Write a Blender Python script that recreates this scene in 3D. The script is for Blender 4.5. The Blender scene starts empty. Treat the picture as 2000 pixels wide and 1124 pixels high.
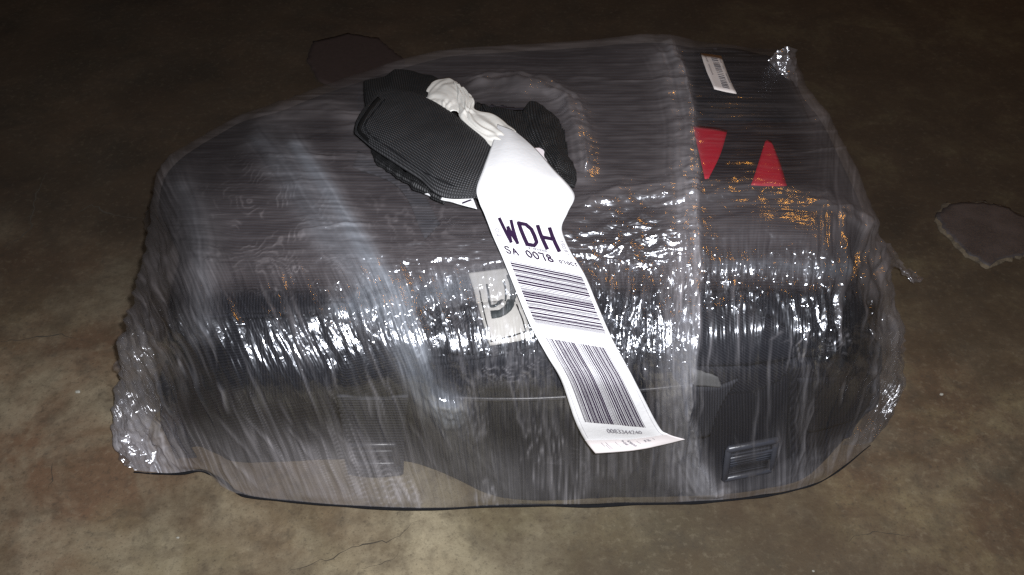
import bpy, bmesh, math, random
import numpy as np
from mathutils import Vector
from mathutils.bvhtree import BVHTree

random.seed(7)
S = bpy.context.scene
COL = S.collection
R = math.radians

# ------------------------------------------------------------------ camera
CAM = np.array([0.0, 0.0, 0.85]); PITCH = R(43); FPX = 35/36*2000
cd = bpy.data.cameras.new('camera'); cam = bpy.data.objects.new('camera', cd); COL.objects.link(cam)
cam.location = CAM; cam.rotation_euler = (R(90)-PITCH, 0, 0)
cd.lens = 35; cd.sensor_width = 36; cd.clip_start = 0.01; cd.clip_end = 100
S.camera = cam
# ------------------------------------------------------------------ world: a night place, almost black
w = bpy.data.worlds.new('World'); S.world = w; w.use_nodes = True
w.node_tree.nodes['Background'].inputs[0].default_value = (0.9, 0.55, 0.35, 1)
w.node_tree.nodes['Background'].inputs[1].default_value = 0.006
# ------------------------------------------------------------------ lamps: the camera's flash and one far warm lamp
def lamp(name, kind, loc, power, col, size):
    d = bpy.data.lights.new(name, kind); d.energy = power; d.color = col; d.shadow_soft_size = size
    o = bpy.data.objects.new(name, d); COL.objects.link(o); o.location = loc
    return o
fl = lamp('camera_flash', 'SPOT', (0.045, -0.01, 0.905), 92.0, (0.94, 0.96, 1.0), 0.012)
fl.data.spot_size = R(118); fl.data.spot_blend = 1.0
fl.rotation_euler = (Vector((-0.02, 0.80, 0.2)) - fl.location).to_track_quat('-Z', 'Y').to_euler()
warm = lamp('warm_lamp', 'POINT', (1.95, 2.85, 2.3), 26.0, (1.0, 0.42, 0.06), 0.21)
S.view_settings.view_transform = 'Standard'; S.view_settings.look = 'None'
S.view_settings.exposure = 0.18; S.view_settings.gamma = 1
S.cycles.use_denoising = False
S.cycles.max_bounces = 6; S.cycles.transparent_max_bounces = 24
S.cycles.sample_clamp_indirect = 3
S.cycles.caustics_reflective = False; S.cycles.caustics_refractive = False

# ------------------------------------------------------------------ helpers
FW = np.array([0, math.cos(PITCH), -math.sin(PITCH)]); UP = np.array([0, math.sin(PITCH), math.cos(PITCH)]); RT = np.array([1.0, 0, 0])
def ray(px, py):
    d = FW + RT*((px-1000)/FPX) - UP*((py-562)/FPX)
    return d/np.linalg.norm(d)
def at(px, py, z):
    d = ray(px, py); return CAM + d*((z-CAM[2])/d[2])
def proj(P):
    Q = P-CAM; dep = Q@FW
    return 1000+FPX*(Q@RT)/dep, 562-FPX*(Q@UP)/dep
def cr_basis(n, m):
    """dense Catmull-Rom weights: m samples over n control points"""
    t = np.linspace(0, n-1, m); i = np.minimum(t.astype(int), n-2); f = t-i
    W = np.zeros((m, n))
    c = [-.5*f+f*f-.5*f**3, 1-2.5*f*f+1.5*f**3, .5*f+2*f*f-1.5*f**3, -.5*f*f+.5*f**3]
    for k in range(4):
        j = i+k-1
        lo = j < 0; hi = j > n-1
        ok = ~(lo | hi)
        W[np.arange(m)[ok], j[ok]] += c[k][ok]
        for a, b, s in ((0, 0, 2), (0, 1, -1)):
            q = np.arange(m)[lo]; W[q, b] += s*c[k][lo]
        for b, s in ((n-1, 2), (n-2, -1)):
            q = np.arange(m)[hi]; W[q, b] += s*c[k][hi]
    return W
def dense(G, nr, nc):
    G = np.asarray(G, float)
    return np.einsum('ar,rcx,bc->abx', cr_basis(G.shape[0], nr), G, cr_basis(G.shape[1], nc))
def grid_faces(nr, nc, off=0, flip=False):
    a = (np.arange(nr-1)[:, None]*nc + np.arange(nc-1)[None, :]).ravel()+off
    F = np.stack([a, a+1, a+nc+1, a+nc], 1)
    return F[:, ::-1] if flip else F
def normals(P):
    du = np.gradient(P, axis=1); dv = np.gradient(P, axis=0)
    n = np.cross(du, dv); return n/(np.linalg.norm(n, axis=2, keepdims=True)+1e-12)
_seed = {}
def lat(seed):
    if seed not in _seed: _seed[seed] = np.random.RandomState(seed).rand(256, 256)
    return _seed[seed]
def vn(x, y, seed=0):
    L = lat(seed); xi = np.floor(x).astype(int); yi = np.floor(y).astype(int)
    fx = x-xi; fy = y-yi; fx = fx*fx*(3-2*fx); fy = fy*fy*(3-2*fy)
    g = lambda a, b: L[a % 256, b % 256]
    return (g(xi, yi)*(1-fx)+g(xi+1, yi)*fx)*(1-fy)+(g(xi, yi+1)*(1-fx)+g(xi+1, yi+1)*fx)*fy
def fbm(x, y, seed=0, o=4):
    s = 0; a = .5; n = 0
    for k in range(o):
        s = s+a*vn(x*2**k+17*k, y*2**k+31*k, seed+k); n += a; a *= .5
    return s/n
def sst(a, b, x):
    t = np.clip((x-a)/(b-a), 0, 1); return t*t*(3-2*t)
def vor(x, y, seed=0):
    L = lat(seed); L2 = lat(seed+1); xi = np.floor(x).astype(int); yi = np.floor(y).astype(int); d = np.full(x.shape, 9.0)
    for a in (-1, 0, 1):
        for b in (-1, 0, 1):
            cx = xi+a; cy = yi+b; d = np.minimum(d, np.hypot(x-cx-L[cx % 256, cy % 256], y-cy-L2[cx % 256, cy % 256]))
    return d
def pdist(X, Y, pts):
    """distance to a polyline, plus parameter along it"""
    best = np.full(X.shape, 1e9); par = np.zeros(X.shape); acc = 0
    side = np.zeros(X.shape)
    for (x0, y0), (x1, y1) in zip(pts[:-1], pts[1:]):
        dx, dy = x1-x0, y1-y0; L = math.hypot(dx, dy)
        t = np.clip(((X-x0)*dx+(Y-y0)*dy)/(L*L), 0, 1)
        d = np.hypot(X-x0-t*dx, Y-y0-t*dy)
        m = d < best; best = np.where(m, d, best); par = np.where(m, acc+t*L, par)
        side = np.where(m, np.sign((X-x0)*dy-(Y-y0)*dx), side); acc += L
    return best, par, side
def mesh_obj(name, V, F, mat, parent=None, smooth=True, uv=None):
    me = bpy.data.meshes.new(name)
    V = np.asarray(V, float).reshape(-1, 3)
    if isinstance(F, np.ndarray) and F.ndim == 2 and F.shape[1] == 4:
        n = len(F); me.vertices.add(len(V)); me.vertices.foreach_set('co', V.ravel())
        me.loops.add(n*4); me.loops.foreach_set('vertex_index', F.ravel().astype(np.int32))
        me.polygons.add(n); me.polygons.foreach_set('loop_start', np.arange(0, n*4, 4, dtype=np.int32))
        me.update(calc_edges=True)
    else:
        me.from_pydata([tuple(v) for v in V], [], [tuple(int(i) for i in f) for f in F]); me.update()
    me.polygons.foreach_set('use_smooth', [smooth]*len(me.polygons))
    if uv is not None:
        l = me.uv_layers.new(name='UVMap'); idx = np.empty(len(me.loops), np.int32); me.loops.foreach_get('vertex_index', idx)
        l.data.foreach_set('uv', np.asarray(uv, float).reshape(-1, 2)[idx].ravel())
    me.materials.append(mat)
    o = bpy.data.objects.new(name, me); COL.objects.link(o)
    if parent: o.parent = parent
    return o
def fattr(o, name, vals):
    a = o.data.attributes.new(name, 'FLOAT', 'POINT'); a.data.foreach_set('value', np.asarray(vals, float).ravel())
def tag(o, label=None, cat=None, kind=None):
    if label: o['label'] = label
    if cat: o['category'] = cat
    if kind: o['kind'] = kind
    return o
def empty(name, loc=(0, 0, 0)):
    o = bpy.data.objects.new(name, None); COL.objects.link(o); o.location = loc; o.empty_display_size = .05; return o
class NT:
    def __init__(s, name):
        s.m = bpy.data.materials.new(name); s.m.use_nodes = True; s.t = s.m.node_tree; s.t.nodes.clear()
        s.out = s.n('ShaderNodeOutputMaterial')
    def n(s, typ, ins=None, **kw):
        nd = s.t.nodes.new(typ)
        for k, v in kw.items(): setattr(nd, k, v)
        for k, v in (ins or {}).items():
            if hasattr(v, 'links') or isinstance(v, bpy.types.NodeSocket): s.t.links.new(v, nd.inputs[k])
            else: nd.inputs[k].default_value = v
        return nd
    def math(s, op, a, b=0.0, c=0.0, clamp=False):
        nd = s.n('ShaderNodeMath', {0: a, 1: b, 2: c}, operation=op); nd.use_clamp = clamp; return nd.outputs[0]
    def mix(s, f, a, b):
        nd = s.n('ShaderNodeMix', data_type='RGBA')
        for k, v in ((0, f), (6, a), (7, b)):
            if isinstance(v, bpy.types.NodeSocket): s.t.links.new(v, nd.inputs[k])
            else: nd.inputs[k].default_value = v if k == 0 else (*v, 1) if len(v) == 3 else v
        return nd.outputs[2]
    def attr(s, name): return s.n('ShaderNodeAttribute', attribute_name=name).outputs['Fac']
    def noise(s, vec, scale, detail=3, rough=.5, dist=0.0):
        nd = s.n('ShaderNodeTexNoise', {'Vector': vec, 'Scale': scale, 'Detail': detail, 'Roughness': rough, 'Distortion': dist}); return nd.outputs['Fac']
    def ramp(s, fac, stops):
        nd = s.n('ShaderNodeValToRGB', {0: fac}); e = nd.color_ramp.elements
        while len(e) < len(stops): e.new(.5)
        for k, (p, c) in enumerate(stops):
            e[k].position = p; e[k].color = (*c, 1) if len(c) == 3 else c
        return nd.outputs[0]
    def done(s, sh):
        s.t.links.new(sh, s.out.inputs[0]); return s.m
    def pbsdf(s, **ins):
        return s.n('ShaderNodeBsdfPrincipled', {k.replace('_', ' '): v for k, v in ins.items()}).outputs[0]

# ------------------------------------------------------------------ materials
def m_floor():
    t = NT('worn_concrete'); P = t.n('ShaderNodeTexCoord').outputs['Object']
    big = t.noise(P, 2.3, 5, .55, .6); mid = t.noise(P, 9, 6, .6, .4); fine = t.noise(P, 120, 4, .7); grit = t.noise(P, 420, 2, .6)
    olive = (.125, .106, .062); brown = (.098, .058, .034); dark = (.036, .029, .021); pale = (.205, .175, .12)
    c = t.mix(t.ramp(big, [(.40, (0, 0, 0)), (.60, (1, 1, 1))]), brown, olive)
    c = t.mix(t.ramp(mid, [(.42, (0, 0, 0)), (.72, (1, 1, 1))]), c, pale)
    # the long stain: paler worn streak at the near left; flash falloff painted dark on the far side
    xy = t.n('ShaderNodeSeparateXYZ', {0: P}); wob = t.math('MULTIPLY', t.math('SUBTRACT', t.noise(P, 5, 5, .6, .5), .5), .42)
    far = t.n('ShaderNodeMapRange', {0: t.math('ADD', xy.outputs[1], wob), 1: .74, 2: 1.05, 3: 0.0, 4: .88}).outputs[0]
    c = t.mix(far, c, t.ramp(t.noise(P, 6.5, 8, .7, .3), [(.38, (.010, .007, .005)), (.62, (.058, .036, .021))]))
    near = t.n('ShaderNodeMapRange', {0: t.math('ADD', t.math('ADD', xy.outputs[1], wob), t.math('MULTIPLY', t.math('ABSOLUTE', t.math('ADD', xy.outputs[0], .10)), .75)), 1: .64, 2: .47, 3: 0.0, 4: .88}).outputs[0]
    c = t.mix(near, c, (.28, .24, .16))
    # dark blotch under the front right of the bag
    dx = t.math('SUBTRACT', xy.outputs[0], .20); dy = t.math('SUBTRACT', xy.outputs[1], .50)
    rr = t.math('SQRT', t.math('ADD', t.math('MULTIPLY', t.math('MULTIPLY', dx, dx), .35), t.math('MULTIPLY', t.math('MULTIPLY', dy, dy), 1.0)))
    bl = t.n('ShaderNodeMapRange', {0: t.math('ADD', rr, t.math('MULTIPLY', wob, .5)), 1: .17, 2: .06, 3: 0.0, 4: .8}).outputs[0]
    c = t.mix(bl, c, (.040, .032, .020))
    rt = t.n('ShaderNodeMapRange', {0: t.math('ADD', xy.outputs[0], t.math('MULTIPLY', wob, .6)), 1: .08, 2: .42, 3: 0.0, 4: .75}).outputs[0]
    c = t.mix(rt, c, t.ramp(t.noise(P, 8, 8, .72, .3), [(.36, (.026, .018, .011)), (.5, (.058, .039, .023)), (.66, (.115, .092, .050))]))
    c = t.mix(t.ramp(t.noise(P, 34, 6, .65, .2), [(.50, (0, 0, 0)), (.68, (.45, .45, .45))]), c, dark)
    c = t.mix(t.ramp(fine, [(.30, (.55, .55, .55)), (.45, (0, 0, 0))]), c, dark)
    c = t.mix(t.ramp(fine, [(.54, (0, 0, 0)), (.74, (.3, .3, .3))]), c, pale)
    c = t.mix(t.ramp(grit, [(.30, (.45, .45, .45)), (.40, (0, 0, 0))]), c, (.03, .026, .02))
    v = t.n('ShaderNodeTexVoronoi', {'Vector': P, 'Scale': 55.0, 'Randomness': 1.0}).outputs['Distance']
    c = t.mix(t.ramp(v, [(.035, (.5, .5, .5)), (.065, (0, 0, 0))]), c, (.03, .02, .012))
    st1 = t.noise(P, 5.5, 9, .74, .25); st2 = t.noise(P, 21, 8, .76, .2)
    c = t.mix(t.ramp(st1, [(.46, (0, 0, 0)), (.66, (.75, .75, .75))]), c, (.040, .026, .015))
    c = t.mix(t.ramp(st2, [(.52, (0, 0, 0)), (.72, (.6, .6, .6))]), c, (.050, .034, .018))
    c = t.mix(t.math('MULTIPLY', far, .62), c, (.015, .0095, .006))  # same painted flash falloff, laid over the grit and stains
    h = t.math('ADD', t.math('MULTIPLY', fine, .35), t.math('ADD', t.math('MULTIPLY', grit, .2), t.math('MULTIPLY', mid, 1.5)))
    b = t.n('ShaderNodeBump', {'Strength': .55, 'Distance': .0016, 'Height': h}).outputs[0]
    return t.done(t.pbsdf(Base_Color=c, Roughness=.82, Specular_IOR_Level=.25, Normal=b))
def m_patch():
    t = NT('smooth_grey_cement'); P = t.n('ShaderNodeTexCoord').outputs['Object']
    c = t.ramp(t.noise(P, 30, 6, .6), [(.3, (.024, .020, .020)), (.75, (.050, .040, .039))])
    c = t.mix(t.ramp(t.noise(P, 300, 3), [(.35, (.5, .5, .5)), (.5, (0, 0, 0))]), c, (.05, .04, .035))
    b = t.n('ShaderNodeBump', {'Strength': .3, 'Distance': .0006, 'Height': t.math('ADD', t.noise(P, 260, 3), t.math('MULTIPLY', t.noise(P, 40, 5), 3.0))}).outputs[0]
    return t.done(t.pbsdf(Base_Color=c, Roughness=.6, Specular_IOR_Level=.3, Normal=b))
def m_rim():
    t = NT('crumbled_mortar'); P = t.n('ShaderNodeTexCoord').outputs['Object']
    c = t.ramp(t.noise(P, 90, 5, .7), [(.3, (.03, .022, .015)), (.7, (.10, .075, .045))])
    b = t.n('ShaderNodeBump', {'Strength': .8, 'Distance': .002, 'Height': t.noise(P, 200, 4)}).outputs[0]
    return t.done(t.pbsdf(Base_Color=c, Roughness=.9, Normal=b))
def m_film(name='stretch_film', clear=1.0):
    t = NT(name); P = t.n('ShaderNodeTexCoord').outputs['Object']
    hz = t.attr('haze'); sp = t.attr('spark'); bl = t.attr('blue'); uvx = t.attr('across'); uvy = t.attr('along'); dirn = t.attr('upright')
    # streaks of stretched film: along the wrap (level) or pulled upright
    def two(ax, ay, sc=1.0, det=2):
        l = t.noise(t.n('ShaderNodeCombineXYZ', {0: t.math('MULTIPLY', uvx, ay*sc), 1: t.math('MULTIPLY', uvy, ax*sc)}).outputs[0], 1, det, .55)
        u = t.noise(t.n('ShaderNodeCombineXYZ', {0: t.math('MULTIPLY', uvx, ax*sc), 1: t.math('MULTIPLY', uvy, ay*sc)}).outputs[0], 1, det, .55)
        return t.math('ADD', t.math('MULTIPLY', u, dirn), t.math('MULTIPLY', l, t.math('SUBTRACT', 1.0, dirn)))
    st = two(.115, .014, 1.0, 1); fine = two(.19, .006, 1.0, 2)
    cr = t.noise(P, 150, 1.0, .5, .7); el = two(.085, .030, 1.0, 2)
    h = t.math('ADD', t.math('MULTIPLY', st, t.math('ADD', .25, t.math('MULTIPLY', dirn, .75))), t.math('MULTIPLY', el, t.math('MULTIPLY', sp, 1.3)))
    h2 = t.math('ADD', t.math('MULTIPLY', st, .4), t.math('MULTIPLY', cr, t.math('ADD', .15, t.math('MULTIPLY', sp, 1.7))))
    b = t.n('ShaderNodeBump', {'Strength': 1.0, 'Distance': .0024, 'Height': h}).outputs[0]
    b2 = t.n('ShaderNodeBump', {'Strength': 1.0, 'Distance': .0018, 'Height': h2}).outputs[0]
    hmod = t.math('ADD', .55, t.math('ADD', t.math('MULTIPLY', t.math('POWER', fine, 2.5), t.math('ADD', .6, t.math('MULTIPLY', dirn, 1.6))), t.math('MULTIPLY', t.math('POWER', st, 3.0), 1.0)))
    hfac = t.math('MULTIPLY', hz, hmod, clamp=True)
    hc = t.mix(bl, (.80, .68, .67), (.66, .70, .78))
    dif = t.n('ShaderNodeBsdfDiffuse', {0: hc})
    tr = t.n('ShaderNodeBsdfTranslucent', {0: hc})
    milk = t.n('ShaderNodeMixShader', {0: .25, 1: dif.outputs[0], 2: tr.outputs[0]}).outputs[0]
    base = t.n('ShaderNodeMixShader', {0: hfac, 1: t.n('ShaderNodeBsdfTransparent', {0: (.84, .83, .82, 1)}).outputs[0], 2: milk}).outputs[0]
    gl = t.n('ShaderNodeBsdfGlossy', {'Color': (.93, .95, 1, 1), 'Roughness': .19, 'Normal': b}).outputs[0]
    gl2 = t.n('ShaderNodeBsdfGlossy', {'Color': (.90, .93, 1, 1), 'Roughness': .18, 'Normal': b2}).outputs[0]
    gl3 = t.n('ShaderNodeBsdfGlossy', {'Color': (.88, .92, 1, 1), 'Roughness': .33, 'Normal': b}).outputs[0]
    g = t.n('ShaderNodeMixShader', {0: .42, 1: gl, 2: gl2}).outputs[0]
    g = t.n('ShaderNodeMixShader', {0: .24, 1: g, 2: gl3}).outputs[0]
    gf = t.math('ADD', .055, t.math('MULTIPLY', sp, .20), clamp=True)
    sh = t.n('ShaderNodeMixShader', {0: gf, 1: base, 2: g}).outputs[0]
    return t.done(sh)
def m_cloth(name, c1, c2, rib=True, per=6.0, rough=.75, bump=.7):
    t = NT(name); P = t.n('ShaderNodeTexCoord').outputs['Object']
    c = t.mix(t.noise(P, 24, 4), c1, c2)
    if name == 'dark_ribbed_fabric': c = t.mix(t.attr('top_panel'), c, (.014, .0075, .0085))
    if rib:
        s = t.math('SINE', t.math('MULTIPLY', t.attr('rib'), 2*math.pi/per)); s = t.math('ADD', .5, t.math('MULTIPLY', s, .5))
        c = t.mix(t.math('MULTIPLY', s, .75), c, tuple(min(1, x*2.3+.006) for x in c2) if name != 'dark_ribbed_fabric' else (.019, .020, .028))
        h = t.math('ADD', s, t.math('MULTIPLY', t.noise(P, 700, 2), .8))
    else: h = t.noise(P, 800, 3)
    b = t.n('ShaderNodeBump', {'Strength': bump, 'Distance': .0006, 'Height': h}).outputs[0]
    return t.done(t.pbsdf(Base_Color=c, Roughness=rough, Specular_IOR_Level=.3, Normal=b))
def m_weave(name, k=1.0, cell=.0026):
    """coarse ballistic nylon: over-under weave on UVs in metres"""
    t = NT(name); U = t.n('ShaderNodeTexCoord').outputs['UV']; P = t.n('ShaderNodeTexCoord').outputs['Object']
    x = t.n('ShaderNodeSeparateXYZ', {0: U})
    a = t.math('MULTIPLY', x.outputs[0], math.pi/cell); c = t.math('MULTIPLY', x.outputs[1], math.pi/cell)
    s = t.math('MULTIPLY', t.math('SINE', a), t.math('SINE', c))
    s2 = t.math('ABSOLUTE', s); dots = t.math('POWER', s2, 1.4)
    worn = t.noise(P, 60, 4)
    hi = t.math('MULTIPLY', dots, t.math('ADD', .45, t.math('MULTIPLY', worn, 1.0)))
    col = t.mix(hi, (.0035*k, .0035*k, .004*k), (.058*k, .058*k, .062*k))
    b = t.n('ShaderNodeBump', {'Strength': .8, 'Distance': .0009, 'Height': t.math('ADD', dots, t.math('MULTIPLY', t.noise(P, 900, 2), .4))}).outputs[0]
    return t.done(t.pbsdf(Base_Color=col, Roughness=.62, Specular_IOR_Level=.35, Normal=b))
def m_paper(name, c=(.80, .79, .78), wr=.3):
    t = NT(name); P = t.n('ShaderNodeTexCoord').outputs['Object']
    n = t.noise(P, 14, 5, .6, .3)
    cc = t.mix(t.ramp(n, [(.35, (0, 0, 0)), (.8, (1, 1, 1))]), c, tuple(x*.93 for x in c))
    b = t.n('ShaderNodeBump', {'Strength': wr, 'Distance': .002, 'Height': t.math('ADD', n, t.math('MULTIPLY', t.noise(P, 300, 2), .05))}).outputs[0]
    return t.done(t.pbsdf(Base_Color=cc, Roughness=.45, Specular_IOR_Level=.35, Normal=b))
def m_plain(name, c, rough=.5, nz=.25, spec=.4):
    t = NT(name); P = t.n('ShaderNodeTexCoord').outputs['Object']
    cc = t.mix(t.noise(P, 160, 4, .6), tuple(x*(1-nz) for x in c), tuple(min(1, x*(1+nz)) for x in c))
    b = t.n('ShaderNodeBump', {'Strength': .25, 'Distance': .0005, 'Height': t.noise(P, 500, 2)}).outputs[0]
    return t.done(t.pbsdf(Base_Color=cc, Roughness=rough, Specular_IOR_Level=spec, Normal=b))
M = dict(
    floor=m_floor(), patch=m_patch(), rim=m_rim(), film=m_film(),
    body=m_cloth('dark_ribbed_fabric', (.003, .0038, .0065), (.006, .007, .011)),
    strap=m_cloth('black_webbing', (.008, .009, .012), (.014, .015, .02), per=5.0),
    plain=m_cloth('dull_lining', (.016, .011, .011), (.030, .022, .024), rib=False),
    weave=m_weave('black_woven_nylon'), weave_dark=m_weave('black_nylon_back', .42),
    red=m_plain('red_print', (.40, .012, .03), .6, .1), grey=m_plain('grey_label_cloth', (.44, .43, .41), .7, .12),
    glyph=m_plain('dark_label_print', (.028, .036, .038), .7, .3), stitch_shade=m_plain('dark_stitching_and_shade', (.008, .008, .009), .95, .3, .05),
    plast=m_plain('black_buckle_plastic', (.030, .031, .038), .35, .2), ink=m_plain('printer_ink', (.018, .008, .026), .8, .3, .05),
    faint=m_plain('faint_grey_ink', (.42, .41, .43), .6, .15), grey_ink=m_plain('grey_ink', (.16, .15, .17), .6, .3),
    paper=m_paper('tag_paper', (.56, .555, .56), .8), crum=m_paper('crumpled_tag_paper', (.64, .62, .58), .6), stub=m_paper('torn_stub_shaded_paper', (.50, .46, .455), .5),
    pink=m_plain('pale_pink_backing', (.66, .60, .62), .5, .05), stick=m_plain('white_sticker', (.82, .76, .74), .5, .05),
    tabgrey=m_plain('dull_grey_tab', (.09, .092, .096), .8),
    oldpatch=m_plain('old_cement', (.026, .017, .015), .85, .25, .2),
    crack=m_plain('crack_dirt', (.03, .024, .017), .95), bit=m_plain('pale_grit', (.22, .21, .18), .8, .4),
)

# ------------------------------------------------------------------ floor
def build_floor():
    xs = np.concatenate([[-40, -12, -4, -1.6], np.linspace(-1.2, 1.2, 49), [1.6, 4, 12, 40]])
    ys = np.concatenate([[-20, -5, -1], np.linspace(0, 2.4, 49), [3.2, 6, 15, 50]])
    X, Y = np.meshgrid(xs, ys); Z = np.where((abs(X) < 1.3) & (Y > 0) & (Y < 2.4), (fbm(X*3+9, Y*3+5, 3)-.5)*.002, 0)
    return tag(mesh_obj('floor', np.stack([X, Y, Z], 2), grid_faces(len(ys), len(xs)), M['floor']), kind='structure')
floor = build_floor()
def slab(name, poly, mat, z0, z1, parent, wob=.0, seed=1):
    """low slab with an uneven outline and slightly sloped edge; poly in pixels of the photograph's floor"""
    rs = np.random.RandomState(seed); pts = []
    n = len(poly)
    for i in range(n):
        a = at(*poly[i], 0); b = at(*poly[(i+1) % n], 0)
        k = max(4, int(np.linalg.norm(b-a)/.006))
        for j in range(k): pts.append(a+(b-a)*j/k+np.append(rs.randn(2)*wob, 0))
    pts = np.array(pts); c = pts.mean(0); m = len(pts)
    V = []
    for s, z in ((1.0, z0), (.985, z1), (.9, z1+.0002), (.45, z1+.0003)): V.append(c+(pts-c)*s+[0, 0, z])
    V = np.concatenate(V+[c[None]+[0, 0, z1+.0003]]); F = []
    for r in range(3):
        for i in range(m): F.append((r*m+i, r*m+(i+1) % m, (r+1)*m+(i+1) % m, (r+1)*m+i))
    for i in range(m): F.append((3*m+i, 3*m+(i+1) % m, 4*m))
    return mesh_obj(name, V, F, mat, parent)
PR = [(1826, 424), (1850, 402), (1905, 398), (1950, 402), (2010, 432), (2080, 470), (2040, 492), (1955, 510), (1928, 524), (1880, 492), (1842, 452)]
def grow(p, s, dy=0):
    cx = sum(a for a, b in p)/len(p); cy = sum(b for a, b in p)/len(p); return [(cx+(a-cx)*s, cy+(b-cy)*s+dy) for a, b in p]
slab('mortar_rim', grow(PR, 1.05), M['rim'], -.001, .0025, floor, .0022, 3)
slab('cement_patch', PR, M['patch'], .0, .0034, floor, .0016, 4)
PL = [(598, 118), (612, 84), (680, 68), (740, 78), (790, 120), (800, 170), (700, 190), (622, 160)]
slab('cement_patch', PL, M['oldpatch'], -.001, .0035, floor, .0010, 5)
def crack(pts, wd=.0007, seed=1):
    rs = np.random.RandomState(seed); P = [at(x, y, 0) for x, y in pts]; L = []
    for a, b in zip(P[:-1], P[1:]):
        k = max(3, int(np.linalg.norm(b-a)/.006))
        for j in range(k): L.append(a+(b-a)*j/k+np.append(rs.randn(2)*.0011, 0))
    L.append(P[-1]); L = np.array(L); T = np.gradient(L, axis=0); T /= np.linalg.norm(T, axis=1, keepdims=True)
    N = np.stack([-T[:, 1], T[:, 0], 0*T[:, 0]], 1); wv = wd*(.35+rs.rand(len(L)))[:, None]*np.sin(np.linspace(.15, 3.0, len(L)))[:, None]
    return mesh_obj('floor_crack', np.stack([L-N*wv+[0, 0, .0014], L+N*wv+[0, 0, .0014]], 1), grid_faces(len(L), 2), M['crack'], floor)
crack([(560, 1124), (600, 1105), (650, 1092), (690, 1070), (720, 1062), (760, 1062), (790, 1040), (815, 1020)], .0006, 2)
crack([(700, 1112), (735, 1105), (765, 1098), (780, 1080)], .0003, 3)
crack([(92, 340), (72, 380), (62, 420), (60, 450), (40, 468), (0, 486)], .0011, 4)
crack([(130, 430), (180, 402), (215, 420), (260, 428), (290, 430)], .0009, 5)
crack([(0, 670), (60, 662), (120, 656), (150, 662)], .0008, 6)
crack([(100, 905), (105, 935), (95, 955)], .0005, 7)
crack([(1650, 1060), (1720, 1040), (1790, 1052)], .0004, 8)
def chip(px, py, s, seed, mat='bit'):
    rs = np.random.RandomState(seed); bm = bmesh.new(); bmesh.ops.create_icosphere(bm, subdivisions=2, radius=1)
    for v in bm.verts: v.co *= .7+.6*rs.rand()
    p = at(px, py, 0)
    for v in bm.verts: v.co = Vector((v.co.x*s+p[0], v.co.y*s*.7+p[1], max(0, v.co.z*s*.45+.25*s)+.0008))
    me = bpy.data.meshes.new('grit'); bm.to_mesh(me); bm.free(); me.materials.append(M[mat])
    o = bpy.data.objects.new('grit', me); COL.objects.link(o); return o
chips = [(153, 767, .0028, 'plastic crumb on the concrete left of the bag, largest of the loose crumbs'),
         (1838, 772, .0022, 'pale crumb on the brown concrete right of the bag'),
         (348, 1052, .0015, 'tiny white grain on the concrete below the left corner of the bag'),
         (1588, 1117, .0014, 'tiny grain on the concrete at the bottom right edge')]
for i, (a, b, s, l) in enumerate(chips): tag(chip(a, b, s, 20+i), l, 'grit')

# ------------------------------------------------------------------ wrapped bag: control grid (pixel x, pixel y, height)
G = [
 [(262,918,.004),(330,925,.004),(400,922,.004),(480,968,.004),(780,993,.004),(980,988,.004),(1180,985,.004),(1360,980,.004),(1500,965,.004),(1600,940,.004),(1700,868,.004)],
 [(224,842,.022),(300,850,.045),(400,852,.095),(560,880,.092),(780,900,.075),(980,905,.075),(1180,900,.075),(1360,890,.075),(1500,880,.07),(1620,850,.06),(1750,790,.03)],
 [(230,752,.05),(320,745,.13),(430,745,.186),(580,765,.190),(780,785,.176),(980,790,.176),(1180,785,.176),(1360,775,.175),(1500,765,.17),(1640,735,.17),(1757,690,.09)],
 [(242,660,.115),(320,645,.202),(430,640,.230),(585,650,.236),(780,670,.233),(980,675,.234),(1180,672,.234),(1360,665,.233),(1500,655,.228),(1650,630,.222),(1747,620,.145)],
 [(265,570,.145),(340,575,.222),(440,580,.24),(590,575,.25),(780,560,.255),(980,555,.26),(1180,550,.26),(1360,540,.26),(1510,530,.255),(1640,520,.246),(1728,530,.18)],
 [(285,480,.13),(370,480,.23),(470,480,.255),(610,470,.268),(790,460,.275),(980,450,.28),(1170,440,.28),(1350,435,.28),(1490,430,.275),(1620,430,.262),(1705,430,.19)],
 [(297,396,.13),(385,380,.23),(490,370,.26),(620,360,.272),(800,350,.28),(980,340,.285),(1160,335,.285),(1340,335,.285),(1470,335,.28),(1590,335,.25),(1672,340,.17)],
 [(326,316,.13),(430,290,.20),(520,270,.235),(650,255,.26),(800,240,.27),(980,235,.275),(1150,235,.275),(1320,235,.275),(1440,235,.265),(1540,240,.24),(1625,245,.16)],
 [(436,247,.13),(500,225,.18),(590,195,.21),(700,180,.235),(820,165,.25),(980,155,.255),(1140,150,.26),(1310,150,.26),(1410,155,.25),(1500,165,.23),(1580,180,.16)],
 [(475,236,.12),(560,200,.16),(650,165,.18),(760,127,.20),(870,98,.21),(1000,88,.215),(1140,80,.22),(1280,70,.23),(1370,82,.22),(1460,96,.20),(1550,110,.16)],
]
W0 = np.array([[at(*c) for c in r] for r in G])
back = [W0[-1]+[0, .045, 0], W0[-1]+[0, .06, 0], W0[-1]+[0, .055, 0]]
for k, f in enumerate((.72, .33, 0.0)): back[k] = back[k].copy(); back[k][:, 2] = W0[-1][:, 2]*f+.004
W1 = np.concatenate([W0, np.array(back)])
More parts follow.
